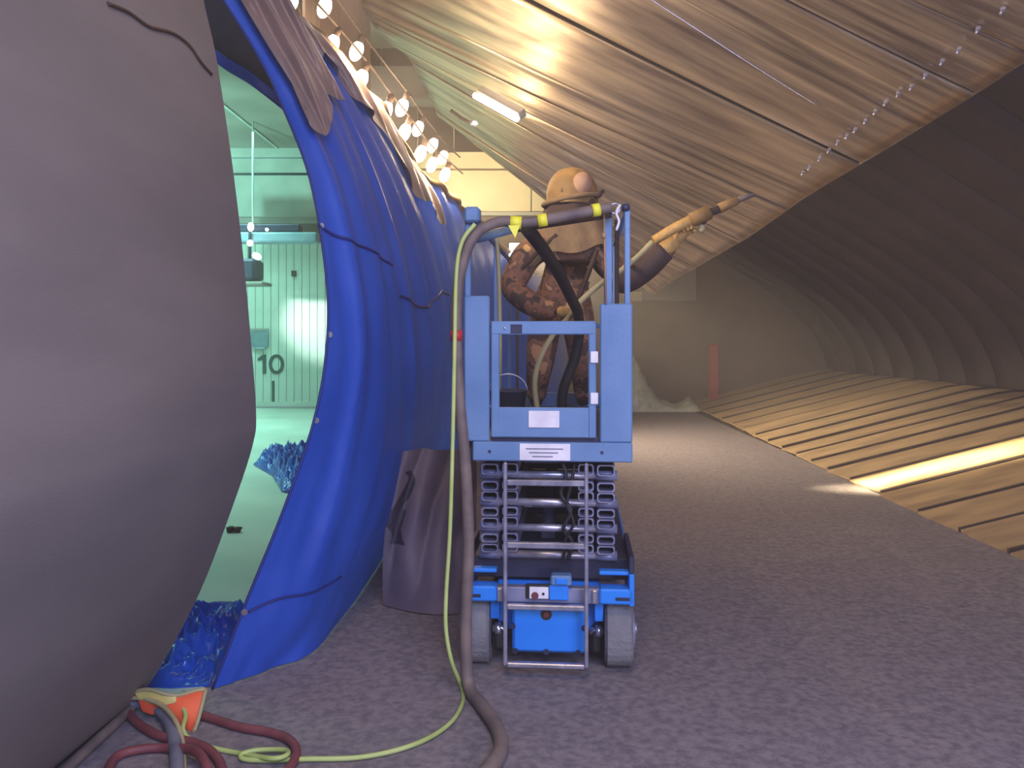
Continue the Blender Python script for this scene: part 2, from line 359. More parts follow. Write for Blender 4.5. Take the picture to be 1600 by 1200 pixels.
for i in range(1, len(seams)-1):
    def js(u, v, yy=seams[i]):
        X = RX0+.03*max(0, yy-6.4)*.9+(RX1-RX0)*v; q = (X-RX0); crest = max(0, q-2.85); wd = .010+.0012*yy
        return Vector((X, yy-wd+2*wd*u, .020+SL*q-.28*crest**2+.012))
    solid(grid_mb(js, 1, 14, False), (0, 0, -.03)).build('joint_strip', M['strap'], rp)
MB().add([Vector((RX0+.05, 4.2, 0)), Vector((RX1, 4.2, 0)), Vector((RX1, 4.2, .6)), Vector((RX0+.2, BACK, 0)), Vector((RX1+.2, BACK, 0)), Vector((RX1+.2, BACK, .6))],
         [(0,1,2), (3,5,4), (0,2,5,3), (1,4,5,2), (0,3,4,1)]).build('ramp_bed', M['dark'], rp)

# cross girder under the ceiling beyond the plate
gd = empty('ceiling_girder', (0, 11, 4.6), label='grey box girder under the ceiling between the bulbs and the slanting plate', category='girder')
box('web', M['girder'], gd, (548-800)/F*11, (800-800)/F*11+.3, 0, .3, .06, .47)
box('lower_flange', M['girder'], gd, (548-800)/F*11, .3, -.04, .34, .02, .06)

# ================================================================ LEFT HULL
sil = [P(292,-140,3.75), P(318,0,3.7), P(336,80,3.68), P(352,180,3.66), P(366,280,3.64), P(380,400,3.62), P(391,520,3.58), P(400,640,3.55), P(395,695,3.52), P(362,795,3.47), P(312,925,3.42), P(245,1050,3.40), P(195,1112,3.32)]
hu = empty('steel_hull_section', (-2.2, 2, 0), label='huge smooth grey-brown curved steel hull bulging in from the left', category='steel hull')
HO = Vector((-2.2, 2, 0))
def hullpt(u, v):                           # v: top to bottom, u: edge towards the camera
    q = cr1(sil, v); L = 3.6*u
    r = .06; return Vector((q.x-.075*L-(.10*L*(1-v) if v < 1 else 0)*.3, q.y-L, q.z))-HO
mbh = grid_mb(hullpt, 40, 80)
mbh.build('outer_plate', M['hull'], hu)
def hullend(u, v): q = cr1(sil, v); return Vector((q.x-1.6*u, q.y+.02*math.sin(u*3), q.z))-HO
grid_mb(hullend, 6, 80).build('end_plate', M['hull'], hu)
MB().tube([cr1(sil, i/60)-HO+Vector((-.012, 0, 0)) for i in range(61)], .012, 8).build('edge_bead', M['hull'], hu)
# weld line climbing across the upper hull
def hull_at(px, py):
    best = None
    for i in range(0, 81):
        for j in range(0, 161):
            w = hullpt(i/80, j/160)+HO
            if w.y < .3: continue
            a = 800+w.x/w.y*F; b = HOR-(w.z-EYE)/w.y*F; d = (a-px)**2+(b-py)**2
            if best is None or d < best[0]: best = (d, w)
    return best[1]
wp = [hull_at(*p)-HO+Vector((.004, 0, 0)) for p in ((165,4), (200,22), (235,38), (268,54), (295,72), (315,95), (328,118))]
MB().tube(curve(wp, 30), .007, 6).build('weld_seam', M['boots'], hu)

# ================================================================ SLANTING PLATE (upper right)
def PL(px, py, off=0):
    a = (px-800)/F; c = (HOR-py)/F; Y = 104.4/(13.1*a+5.92+20.86*c); return Vector((a*Y, Y, EYE+c*Y))
NRM = -Vector((13.1, 5.92, 20.86)).normalized()      # faces down
Rr = [(1900,-110), (1740,0), (1600,95), (1500,160), (1400,222), (1270,300), (1215,338), (1160,375), (1100,410), (1065,430), (1038,448), (1020,460)]
Ll = [(1000,-420), (860,-380), (760,-330), (680,-280), (600,-215), (560,-25), (585,35), (640,92), (672,152), (705,197), (765,240), (862,290)]
RR = [PL(*p) for p in Rr]; LL = [PL(*p) for p in Ll]
sp = empty('slanting_steel_plate_ceiling', RR[2], label='big slanting steel plated underside with streaked bright bands, overhead right', category='steel hull'); SO = Vector(RR[2])
def ripple(s, t):
    w = .020*math.sin(s*34+t)+.010*math.sin(s*71+1.3+t*2)+.006*math.sin(s*139+.6)
    return w*(.35+.65*min(1, max(0, (s-.12)*2.5)))+.02*math.sin(s*9+t*2)
def platept(s, t): return cr1(RR, s)*(1-t)+cr1(LL, s)*t+NRM*(ripple(s, t)*(.25+.75*min(1, t*3))+.05*math.sin(math.pi*t))
NP = 16
cuts = [0, .09, .17, .25, .33, .40, .46, .52, .58, .64, .70, .76, .82, .87, .92, .96, 1.0]
for i in range(NP):
    s0, s1 = cuts[i]+.0012, cuts[i+1]-.0012; lift = NRM*(.010*(i % 2))
    fn = lambda u, v, s0=s0, s1=s1, lift=lift: platept(s0+(s1-s0)*u, v)-SO+lift
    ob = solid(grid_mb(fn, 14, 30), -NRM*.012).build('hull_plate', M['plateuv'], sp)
    me = ob.data; ul = me.uv_layers.new(name='UVMap'); n1 = 15*31
    for lp in me.loops:
        vi = lp.vertex_index % n1; ul.data[lp.index].uv = ((s0+(s1-s0)*(vi % 15)/14), (vi//15)/30)
solid(grid_mb(lambda u, v: platept(u, .006+v*.99)-SO-NRM*.06, 80, 12), -NRM*.05).build('backing_plate', M['dark'], sp)
MB().tube([platept(i/80, -.001)-SO-NRM*.01 for i in range(81)], .010, 8).build('edge_flange', M['plate'], sp)
def plate_at(px, py):
    best = None
    for i in range(0, 121):
        for j in range(0, 61):
            w = platept(i/120, j/60); a = 800+w.x/w.y*F; b = HOR-(w.z-EYE)/w.y*F; d = (a-px)**2+(b-py)**2
            if best is None or d < best[0]: best = (d, i/120, j/60)
    return best[1], best[2]
bm0 = MB().tube([Vector((0, 0, 0)), Vector((0, 0, -.02))], .015, 6, smooth=False).tube([Vector((0, 0, -.02)), Vector((0, 0, -.05))], .008, 8).build('bolt', M['galv'], sp)
rq = NRM.to_track_quat('-Z', 'Y')
bolts = [(1572,5), (1534,35), (1505,65), (1478,85), (1452,107), (1430,125), (1407,140), (1386,156), (1370,170), (1355,184), (1340,196), (1327,206), (1312,217), (1298,230), (1284,242), (1268,256), (1258,264), (1610,-25), (1650,-58)]
for i, b in enumerate(bolts):
    s, t = plate_at(*b); o = bm0 if i == 0 else bm0.copy()
    if i: COL.objects.link(o); o.parent = sp
    w = PL(*b); o.location = w+NRM*(ripple(s, t)+.05*math.sin(math.pi*t)+.012)-SO; o.rotation_euler = rq.to_euler()
wa, wb_ = Vector((*plate_at(1010,0), 0)), Vector((*plate_at(1285,165), 0))
MB().tube([platept(*(wa.lerp(wb_, i/30)).xy)+NRM*.006-SO for i in range(31)], .0035, 6).build('weld_seam', M['chrome'], sp)

# fixtures by the plate's inner edge
ft = empty('glinting_fixture', P(780, 168, 8.0), label='steel fixture with an added glowing glint tucked against the inner edge of the slanting plate', category='light')
o0 = P(780, 168, 8.0); a0 = P(742, 149, 8.0)-o0; a1 = P(808, 186, 7.6)-o0
MB().tube([a0, a1], .03, 8).build('tube', M['paleglow'], ft)  # glint on the steel fixture built as a glowing tube
MB().tube([a0+Vector((.05, .1, .07)), a1+Vector((.05, .1, .07))], .055, 4, smooth=False).build('housing', M['girder'], ft)
cl = empty('clamp_fixture', P(655, 98, 9.5), label='small steel fixture with an added glowing glint above the grey girder', category='lamp')
MB().tube([Vector((0, 0, 0)), Vector((.09, -.03, -.02))], [.02, .05], 10).build('shade', M['galv'], cl)
MB().ball((.1, -.05, -.02), .035, .035, .03).build('bulb', M['paleglow'], cl)  # glint on the small fixture built as a glowing ball
MB().tube([Vector((0, 0, 0)), Vector((-.08, .02, .03)), Vector((-.1, .04, .12))], .012, 6).build('clamp', M['galv'], cl)
cl2 = empty('clamp_fixture', P(735, 192, 9.3), label='small clamp lamp below the slanting plate, beyond the glinting fixture', category='lamp')
MB().tube([Vector((0, 0, 0)), Vector((.05, -.05, -.02))], [.02, .04], 10).build('shade', M['galv'], cl2)
MB().ball((.06, -.06, -.02), .022, .022, .02).build('bulb', M['paleglow'], cl2)
MB().tube([Vector((0, 0, 0)), Vector((-.1, .0, .05)), Vector((-.22, .0, .14))], .02, 6).build('bracket', M['strap'], cl2)

# ================================================================ BLUE TARP
C = [
 [(312,-60,4.4),(400,80,4.3),(440,165,4.25),(484,280,4.1),(509,430,4.0),(511,540,3.9),(490,660,3.8),(440,800,3.7),(385,940,3.6),(330,1076,0)],
 [(385,-70,4.7),(455,60,4.7),(508,160,4.65),(560,290,4.55),(590,430,4.45),(594,560,4.35),(575,680,4.2),(535,820,4.0),(480,950,3.85),(420,1046,0)],
 [(452,20,5.3),(502,90,5.3),(552,180,5.3),(600,290,5.3),(635,420,5.2),(648,560,5.1),(640,690,4.95),(610,800,4.7),(560,900,4.45),(510,996,0)],
 [(558,135,6.4),(590,200,6.4),(622,270,6.4),(655,350,6.4),(680,440,6.4),(690,540,6.3),(685,630,6.25),(672,710,6.15),(650,780,6.05),(612,850,0)],
 [(640,262,7.7),(665,310,7.7),(685,365,7.7),(700,430,7.7),(710,500,7.65),(712,570,7.6),(706,640,7.6),(695,690,7.5),(680,740,7.5),(660,786,0)],
 [(700,308,9.1),(712,350,9.1),(722,400,9.1),(728,450,9.1),(732,500,9.1),(735,550,9.05),(735,600,9),(733,650,9),(730,700,8.95),(725,743,0)],
 [(745,352,11.1),(755,390,11.1),(760,430,11.1),(764,470,11.1),(767,510,11),(768,550,11),(768,590,11),(767,630,11),(766,668,11),(765,703,0)],
 [(822,425,13),(826,450,13),(830,478,13),(832,505,13),(834,533,13),(835,562,13),(835,590,13),(835,618,13),(835,647,13),(835,675,0)],
 [(890,440,16.4),(890,460,16.4),(888,485,16.4),(886,508,16.4),(885,530,16.4),(884,553,16.4),(883,576,16.4),(882,600,16.4),(881,622,16.4),(880,644,0)]]
CW = [[(FL(p[0], p[1], .008) if p[2] == 0 else P(*p)) for p in c] for c in C]
def tarp_pt(u, v, off=0):
    q = cr1([cr1(c, v) for c in CW], u)
    top = (1-v)**1.2; inn = min(1, u*14)
    ph = u*120-v*14
    w = (.055*top*(1-abs(math.sin(ph*.32)))**1.5+.020*top*math.sin(ph*.9+1)+.045*(1-v)**.8*(1-abs(math.sin(u*21-v*3)))+.022*math.sin(u*17+v*5)*(1-v))*inn+.018*(vnoise(u*30, v*9, 2)-.5)
    return q+Vector((w*.75, -w*.6-off, 0))
tp = empty('blue_tarp_curtain', foot[0], label='long blue tarp curtain hung between the hull and the lift, folds gathered at its top', category='tarp'); TO = Vector(foot[0])
grid_mb(lambda u, v: tarp_pt(u, v)-TO, 260, 110).build('tarp_cloth', M['tarp'], tp)
def tarp_uv(px, py):
    best = None
    for i in range(0, 161):
        for j in range(0, 81):
            w = tarp_pt(i/160, j/80); a = 800+w.x/w.y*F; b = HOR-(w.z-EYE)/w.y*F; d = (a-px)**2+(b-py)**2
            if best is None or d < best[0]: best = (d, i/160, j/80)
    return best[1], best[2]
def seam(pp, r, m, name):
    uv = [Vector((*tarp_uv(*p), 0)) for p in pp]; uv = curve(uv, 24)
    return MB().tube([tarp_pt(q.x, q.y, .012)-TO for q in uv], r, 6).build(name, m, tp)
M['navy'] = mat('navy_hem_cloth', (20,36,110), None, rough=.6)
seam([(500,345), (540,368), (580,392), (612,412)], .008, M['navy'], 'hem_seam')
seam([(622,455), (645,468), (675,468), (702,463)], .010, M['navy'], 'hem_seam')
seam([(392,952), (440,940), (490,922), (535,900)], .006, M['navy'], 'hem_seam')
MB().tube([tarp_pt(0, i/60)-TO for i in range(61)], .007, 6).build('edge_hem', M['navy'], tp)
for g in ((498,345), (495,662), (387,962), (511,520)):
    s_, t_ = tarp_uv(*g); w = tarp_pt(.006, t_, .015)-TO
    MB().tube([w, w+Vector((0, -.006, 0))], .014, 10).build('grommet', M['chrome'], tp)
# warm brown outer fold where the curtain is gathered over the top rope
MB().tube([tarp_pt(.12+.8*i/80, 0)+Vector((.02, 0, .02))-TO for i in range(81)], .03, 8).build('top_rope', M['cape'], tp)

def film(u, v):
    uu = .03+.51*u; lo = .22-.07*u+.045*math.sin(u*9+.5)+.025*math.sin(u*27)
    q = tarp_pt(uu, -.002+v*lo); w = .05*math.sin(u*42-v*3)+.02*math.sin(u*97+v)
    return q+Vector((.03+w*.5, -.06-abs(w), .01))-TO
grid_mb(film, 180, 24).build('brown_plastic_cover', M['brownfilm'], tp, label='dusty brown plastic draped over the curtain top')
cn = MB(); Y = 6.4
def canopy(u, v):
    top = [P(250,-160,Y), P(360,-160,Y), P(470,-160,Y)]; bot = [P(300,52,Y), P(365,98,Y-.1), P(450,160,Y-.2)]
    a = cr1(top, u); b = cr1(bot, u); q = a*(1-v)+b*v; return q+Vector((0, .06*math.sin(v*9+u*5), 0))
solid(grid_mb(canopy, 14, 14), (0, .02, 0)).build('dark_canopy_cloth', M['canopy'], label='dark cloth hung high in the gap between hull and blue tarp', category='cloth')
def strip(u, v):
    a = cr1([P(290,42,6.3), P(345,84,6.3), P(400,120,6.2), P(465,172,6.2)], u); b = cr1([P(290,58,6.3), P(345,104,6.3), P(400,140,6.2), P(465,190,6.2)], u)
    return a*(1-v)+b*v+Vector((0, -.05-.03*math.sin(u*12), 0))
solid(grid_mb(strip, 20, 4), (0, .015, 0)).build('blue_tarp_strip', M['tarp'], label='narrow slanting strip of blue tarp along the foot of the dark canopy cloth', category='tarp')

# crumpled tarps on the floor
def crumple(name, poly, h, seed, label, mtl, n=70, z0=0.012):
    c = sum(poly, Vector())/len(poly)
    def fn(u, v):
        a = 2*math.pi*u; k = u*len(poly); i = int(k) % len(poly); f = k-int(k); e = poly[i]*(1-f)+poly[(i+1) % len(poly)]*f
        q = c+(e-c)*v; s = 5.5; r = 0
        for o in range(3):
            f2 = s*2**o; r += abs(vnoise(q.x*f2*1.3, q.y*f2, seed+o)-.5)/1.6**o
        r = max(0, .62-r)*1.6; z = z0+h*(r*(1-v**4)+.08*(1-v)); return Vector((q.x, q.y, z))
    return solid(grid_mb(fn, n*2, n), (0, 0, -.008)).build(name, mtl, label=label, category='tarp')
pol = [FL(285,946), FL(340,944), FL(392,948), FL(378,985), FL(352,1030), FL(328,1074), FL(270,1078), FL(228,1076), FL(215,1060), FL(240,1010)]
crumple('crumpled_tarp', pol, .17, 3, 'crumpled shiny blue tarp on the floor between hull foot and tarp curtain', M['tarp2'])
pol = [FL(396,728), FL(420,708), FL(455,716), FL(490,704), FL(530,720), FL(530,760), FL(470,776), FL(440,770), FL(425,745)]
crumple('crumpled_tarp', pol, .28, 11, 'small crumpled blue and white tarp lying on the green-lit hangar floor', M['tarp2'], z0=.02)
hd = MB(); a = FL(366, 829, .02)
hd.box(a.x-.05, a.x-.01, a.y-.03, a.y+.03, .008, .05, .006).box(a.x+.0, a.x+.045, a.y-.02, a.y+.03, .008, .045, .006).tube([a+Vector((-.06, 0, .02)), a+Vector((.06, 0, .02))], .008, 6)
hd.build('floor_clip', M['strap'], label='tiny dark clip lying alone on the green-lit floor', category='clip')

# dusty grey sheet in front of the tarp foot
def sheet(u, v):
    a = cr1([P(630,704,4.78), P(660,700,4.85), P(700,702,4.95), P(745,700,5.1)], u); b = cr1([FL(600,945,.01), FL(640,955,.01), FL(690,960,.01), FL(745,955,.01)], u)
    q = a*(1-v)+b*v; w = .05*math.sin(u*9+v*3)+.04*(vnoise(u*5, v*5, 4)-.5)
    return q+Vector((-.1*math.sin(v*3.0)*(1-u)*.4, -abs(w)*(1-v**3), 0))
ds = empty('dusty_sheet', FL(670,955), label='dusty grey-purple sheet leaning on the foot of the tarp curtain behind the hose', category='sheet'); DO = Vector(ds.location)
grid_mb(lambda u, v: sheet(u, v)-DO, 40, 40).build('cloth', M['sheet'], ds)
def stain(u, v):
    path = [(.18,.0+.14), (.26,.2), (.2,.3), (.12,.38), (.1,.46), (.16,.54), (.18,.6)]; q = cr1([Vector((*p, 0)) for p in path], v)
    w = (.05+.06*vnoise(v*9, 2, 5))*(1-.5*abs(v-.5)); w *= 1.4 if v > .5 else .8
    uu, vv = q.x+(u-.5)*w*2, q.y; return sheet(uu, vv)+Vector((0, -.006, 0))-DO
grid_mb(stain, 6, 24).build('stain_patch', M['stain'], ds, label='black torn stain on the grey sheet')

# added brown screen behind the bulbs, in place of the shaded wall
pa = empty('added_brown_screen', (-1.7, 11.5, 3.98), label='added brown screen hanging from the ceiling behind the bulbs and grey girder', category='partition')
zb = EYE-(238-HOR)/F*11.5-3.98; zt = ceilz-.02-3.98
xx = -.6
while xx < 1.9:
    MB().box(xx, xx+.49, 0, .03, zb+.01*(int(xx*10) % 2), zt, .004).build('screen_panel', M['brownwall'], pa); xx += .5

pq = [tarp_pt(.30+.33*i/13, 0)+Vector((-.12-.75*min(1, i/8), 0, -.3)) for i in range(14)]  # second screen, added to stop green hangar light over the tarp
pb_ = empty('added_brown_screen', pq[0], label='added brown screen rising above and behind the near top of the tarp curtain', category='partition')
for i in range(13):
    a, b = pq[i], pq[i+1]; d = (b-a); d.z = 0; d.normalize(); nn = Vector((-d.y, d.x, 0))*.02; a = a+d*.004; b = b-d*.004; A = pq[0]
    q = [a, b, Vector((b.x, b.y, ceilz-.01)), Vector((a.x, a.y, ceilz-.01))]
    MB().add([v-A for v in q]+[v-A+nn for v in q], [(0,1,2,3), (7,6,5,4), (0,4,5,1), (1,5,6,2), (2,6,7,3), (3,7,4,0)]).build('screen_panel', M['brownwall'], pb_)

# ================================================================ LAMPS ON THE CURTAIN TOP
bulbL = [(453,3,5.2,30), (519,70,6.0,26), (564,124,6.6,26), (602,174,7.2,26), (632,207,7.6,23), (657,240,8.2,22), (675,257,8.7,20), (695,273,9.2,19)]
bulbR = [(507,12,6.0,26), (557,80,6.8,25), (628,168,7.8,23), (653,201,8.4,20), (676,227,9.0,19), (692,246,9.6,18)]
names = {0: 'nearest, at the top of the picture', 1: 'second from the top'}
def lamp(i, px, py, Y, h, row):
    c = P(px, py, Y); r = h/F*Y/2*1.3
    words = ['topmost', 'second', 'third', 'fourth', 'fifth', 'sixth', 'seventh', 'lowest']
    w = words[i] if (row == 'left' and i < 7) or (row == 'right' and i < 5) else 'lowest'
    t = empty('string_bulb', c, label='glowing bulb, %s of the %s row above the tarp edge' % (w, row), category='bulb', group='glowing bulbs strung above the tarp curtain')
    tilt = Euler((0, math.radians(22), 0)).to_matrix()
    MB().ball((0, 0, 0), r*.62, r*.62, r, 16, 10, tilt).build('glass', M['glass'], t)
    MB().tube([tilt @ Vector((0, 0, r*.8)), tilt @ Vector((0, 0, r*1.7))], r*.34, 10).build('socket', M['strap'], t)
    return c, r
tops = []
for row, L in (('left', bulbL), ('right', bulbR)):
    cs = []
    for i, (px, py, Y, h) in enumerate(L):
        c, r = lamp(i, px, py, Y, h, row); cs.append(c+Vector((r*.6, 0, r*1.6)))
        if row == 'left' and i in (1, 2, 3, 4, 5, 6, 7): point('bulb_light', c+Vector((.16, -.02, -.12)), 26, WARM, .06)
    cs = [cs[0]+(cs[0]-cs[1])]+cs+[cs[-1]+Vector((.12, .4, -.05))]
    MB().tube(curve(cs, 60), .009, 6).build('bulb_cable', M['strap'], label='dark cable carrying the %s row of glowing bulbs' % row, category='cable')

# ================================================================ FAR END: lamp, red post, plastic heap
fl = empty('flood_lamp', (.08, 12.0, 0), label='bright white flood lamp on a stand behind the worker', category='lamp')
MB().tube([Vector((0, 0, 0)), Vector((0, 0, 2.6))], .02, 8).build('stand', M['strap'], fl)
for a in (0, 2.1, 4.2): MB().tube([Vector((0, 0, .5)), Vector((.4*math.cos(a), .4*math.sin(a), .012))], .012, 6).build('leg', M['strap'], fl)
MB().box(-.14, .14, .02, .12, 2.60, 2.86, .02).build('housing', M['strap'], fl)
MB().box(-.12, .12, -.0, .02, 2.62, 2.84, .01).build('face', M['paleglow'], fl)
MB().box(.31, .32, -1.0, .5, 2.70, 2.98, .002).build('added_beam_blocker', M['strap'], fl)  # added hidden plate that cuts the flood beam above the ramp crest
MB().box(.12, .32, -.02, .0, 2.94, 2.98, .002).build('blocker_arm', M['strap'], fl)
rpst = empty('red_post', FL(1115, 638), label='faded red post standing at the far end where the ramp begins', category='post')
MB().box(-.09, .09, -.06, .06, .02, 1.30, .015).build('shaft', M['redpost'], rpst)
MB().box(-.15, .15, -.12, .12, 0, .03, .008).build('base_plate', M['redpost'], rpst)
MB().box(-.1, .1, -.07, .07, 1.30, 1.33, .01).build('cap', M['redpost'], rpst)
a = Vector(((1030-800)/F*16.9, 16.9, 0))
def heap(u, v):
    x = -.95+u*1.85; y = -.5+v*1.0
    prof_ = max(.0, 1.0-abs(u-.24)/.3)**1.4*1.0+.16*math.exp(-((u-.55)/.16)**2)+.2*math.exp(-((u-.84)/.1)**2)
    e = math.sin(math.pi*v)**.5; return Vector((x, y, .01+e*prof_*(.8+.5*vnoise(u*14, v*8, 3))))+a
solid(grid_mb(heap, 60, 24), (0, 0, -.008)).build('plastic_sheeting', M['plastic'], label='crumpled pale plastic sheeting heaped on the floor left of the red post', category='plastic sheet')

# hangar machine with work lights, half hidden by the hull
hm = empty('work_light_rig', P(385, 352, 15.5)-Vector((0, 0, 0)), label='dark beam with lit work lamps high in the green-lit hangar', category='light')
HMO = Vector(hm.location); g = lambda px, py, Y=15.5: P(px, py, Y)-HMO
q0 = g(330, 372); q1 = g(500, 365)
MB().box(q0.x, g(468,0).x, 0, .25, g(0,362).z, g(0,350).z, .02).build('dark_duct', M['darkblue'], hm)
MB().box(q0.x, g(496,0).x, -.05, .3, g(0,379).z, g(0,363).z, .03).build('crossbeam', M['notice'], hm)
for (px, py, w, h) in ((395,356,5,7), (394,381,5,5), (420,360,2.5,2.5)):
    c = g(px, py); k2 = 15.5/F
    MB().ball(c+Vector((0, -.12, 0)), w*k2, .05, h*k2, 12, 8).build('lamp_head', M['lampcool'], hm)
MB().tube([g(395, 350)+Vector((0, .0, 0)), g(395, 300), g(395, 120)], .02, 6).build('hanger_rod', M['siding'], hm)
hn = empty('unit_heater', P(385, 425, 15.2), label='dark boxy heater under the lit work lamps beside the hull edge', category='heater')
MB().box(-.75, .15, 0, .6, -.15, .25, .05).build('body', M['darkblue'], hn)
MB().ball((.22, -.1, .28), .09, .06, .06, 12, 8, Euler((0, .5, 0)).to_matrix()).build('lamp_head', M['lampcool'], hn)
MB().tube([Vector((0, .2, .2)), Vector((0, .2, .9))], .03, 6).build('bracket', M['darkblue'], hn)
MB().box(-.75, .3, 0, .6, -.24, -.17, .02).build('drip_tray', M['girder'], hn)

# ================================================================ SCISSOR LIFT
ROT = -math.radians(4.6); LX, LY = (853-800)/F*3.66, 3.66
lf = empty('scissor_lift', (LX, LY, 0), ROT, label='blue scissor lift with raised platform and rear gate, carrying the worker', category='scissor lift')
S = 355.2
X = lambda px: (px-853)/S
Z = lambda py: (1058-py)/S
def fb(name, m, x0, x1, y0, y1, d0, d1, parent=lf, bev=.004, **kw):   # pixel extents on the rear plane, depth d0..d1
    return MB().box(X(x0), X(x1), d0, d1, Z(y1), Z(y0), bev).build(name, m, parent, **kw)
DK = Z(714)                                   # deck underside
DT = DK+.06
# wheels
def wheel(x0, x1, yc, r=.165):
    w = MB(); n = 28; prof_ = [(x0, r-.02), (x0+.012, r), (x1-.012, r), (x1, r-.02)]
    rings = [[Vector((px, yc+rr*math.cos(2*math.pi*k/n), r+.002+rr*math.sin(2*math.pi*k/n))) for k in range(n)] for px, rr in prof_]
    t = w.loft(rings, smooth=False).build('wheel', M['tyre'], lf)
    s = -1 if x0 < 0 else 1; xo = x0 if s < 0 else x1
    MB().tube([Vector((xo-.004*s, yc, r)), Vector((xo+.01*s, yc, r))], .085, 18).build('hub', M['armgrey'], t)
    MB().tube([Vector((xo+.01*s, yc, r)), Vector((xo+.022*s, yc, r))], .03, 8).build('hub_cap', M['galv'], t)
    return t
wheel(X(945), X(990), .17); wheel(X(716), X(762), .17); wheel(X(945), X(990), 1.50); wheel(X(716), X(762), 1.50)
# chassis
fb('chassis_body', M['bright'], 772, 938, 925, 1005, .16, 1.72)
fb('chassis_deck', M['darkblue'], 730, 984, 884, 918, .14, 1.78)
for a in (722, 982):
    fb('side_skirt', M['bright'], a, a+8, 895, 945, .0, 1.8); fb('skirt_flange', M['darkblue'], a, a+8, 868, 894, .0, .45)
for a, b in ((722, 775), (936, 990)):
    t = fb('rear_bumper', M['bright'], a, b, 919, 943, .0, .09, bev=.008)
    fb('top_rail', M['bright'], a, b, 893, 899, .02, .07)
    c = (a+b)/2+(9 if a > 800 else -9); fb('tie_down_slot', M['darkblue'], c-11, c+11, 931, 936, -.004, .01, t, .002)
fb('chassis_cross_plate', M['armgrey'], 774, 937, 921, 945, .02, .07)
fb('ladder_bracket', M['chrome'], 776, 784, 922, 943, .005, .02); fb('ladder_bracket', M['chrome'], 925, 933, 922, 943, .005, .02)
for a in (770, 936): fb('axle_strut', M['bright'], a-7, a+7, 944, 978, .07, .16)
for s, a in ((-1, 765), (1, 945)):
    b = 788 if s < 0 else 921
    fb('motor_box', M['black'], min(a, b), max(a, b), 992, 1035, .1, .3, bev=.02)
    MB().tube([Vector((X(a), .12, Z(999))), Vector((X(b), .12, Z(999)))], .016, 12).tube([Vector((X(a+4*s*-1), .12, Z(999))), Vector((X(a+14*-s), .12, Z(999)))], .028, 12).build('axle_hub', M['chrome'], lf)
# rear access panel
ap = fb('access_panel', M['bright'], 799, 915, 954, 1026, .04, .09, bev=.012)
MB().tube([Vector((X(853), .037, Z(965))), Vector((X(853), .045, Z(965)))], .025, 20).build('socket_ring', M['strap'], ap)
MB().tube([Vector((X(853), .033, Z(965))), Vector((X(853), .039, Z(965)))], .012, 14).build('socket_pin', M['redhose'], ap)
for q in ((804, 1024), (853, 1024), (903, 1024), (800, 985), (913, 985)):
    MB().tube([Vector((X(q[0]), .035, Z(q[1]))), Vector((X(q[0]), .045, Z(q[1])))], .013, 10).build('latch', M['darkblue'], ap)
# controls on the rear deck
cb = fb('control_box', M['liftblue'], 860, 893, 899, 915, -.01, .06, bev=.008); fb('switch_plate', M['bright'], 868, 886, 902, 912, -.016, -.008, cb)
fb('control_mount', M['bright'], 858, 888, 915, 938, .0, .03); fb('control_recess', M['black'], 821, 860, 915, 938, .01, .03)
dc = fb('warning_decal', M['white'], 827, 857, 918, 936, -.002, .01, bev=.002)
MB().tube([Vector((X(836), -.006, Z(931))), Vector((X(836), .0, Z(931)))], .016, 14).build('decal_symbol', M['redhose'], dc)
MB().tube([Vector((X(849), -.006, Z(928))), Vector((X(849), .0, Z(928)))], .006, 8).build('decal_dot', M['black'], dc)
# ladder
for px in (790, 916): fb('ladder_rail', M['galv'], px-3, px+3, 722, 1038, -.035, -.012)
for py, h in ((753, 9), (850, 9), (946, 8), (1036, 7)): fb('ladder_rung', M['galv'], 793, 913, py-h/2, py+h/2, -.04, -.01)
# scissor stack: hollow arms in four columns with cross tubes at the pivots
def hollow(x0, x1, z0, z1, y0, y1, tilt):
    t = .006; w = MB()
    def ring(y, i): 
        dz = tilt*(y-y0); r = .008; a, b, c, d = x0+i, x1-i, z0+i+dz, z1-i+dz
        return [Vector(p) for p in ((a+r, y, c), (b-r, y, c), (b, y, c+r), (b, y, d-r), (b-r, y, d), (a+r, y, d), (a, y, d-r), (a, y, c+r))]
    w.loft([ring(y1-.2, t), ring(y0, t), ring(y0, 0), ring(y1, 0)], cap=False, smooth=False)
    return w
cols = [(749, 776), (782, 807), (903, 928), (933, 961)]
rows = [(730, 748), (763, 776), (777, 792), (806, 820), (821, 834), (848, 862), (863, 872)]
rows = [(729, 747), (757, 772), (773, 789), (799, 813), (815, 831), (841, 855), (857, 871)]
for ci, (a, b) in enumerate(cols):
    for ri, (c, d) in enumerate(rows):
        hollow(X(a), X(b), Z(d), Z(c), .06+(.02 if ci in (1, 2) else 0), 1.62, (.02 if (ri+ci) % 2 else -.02)).build('scissor_arm', M['armgrey'], lf)
for py in (748, 792, 833, 876):
    MB().tube([Vector((X(745), .10, Z(py))), Vector((X(965), .10, Z(py)))], .0175, 14).build('pivot_tube', M['galv'], lf)
    for a, b in ((745, 778), (932, 965)): MB().tube([Vector((X(a), .10, Z(py))), Vector((X(b), .10, Z(py)))], .0225, 14).build('pivot_sleeve', M['armgrey'], lf)
for py in (737, 770, 812, 890):
    MB().tube([Vector((X(812), .32, Z(py))), Vector((X(898), .32, Z(py)))], .014, 12).build('cross_shaft', M['armgrey'], lf)
for i, py in enumerate((734, 756, 778, 800, 822, 844, 866)):
    fb('dark_fill_plate', M['darkblue'], 784, 926, py-9, py+9, .95+.02*(i % 2), .99+.02*(i % 2))  # dark plates added for the shade inside the scissor stack
for a in (779, 929): fb('inner_link_plate', M['darkblue'], a-3, a+3, 726, 874, .3, 1.5)
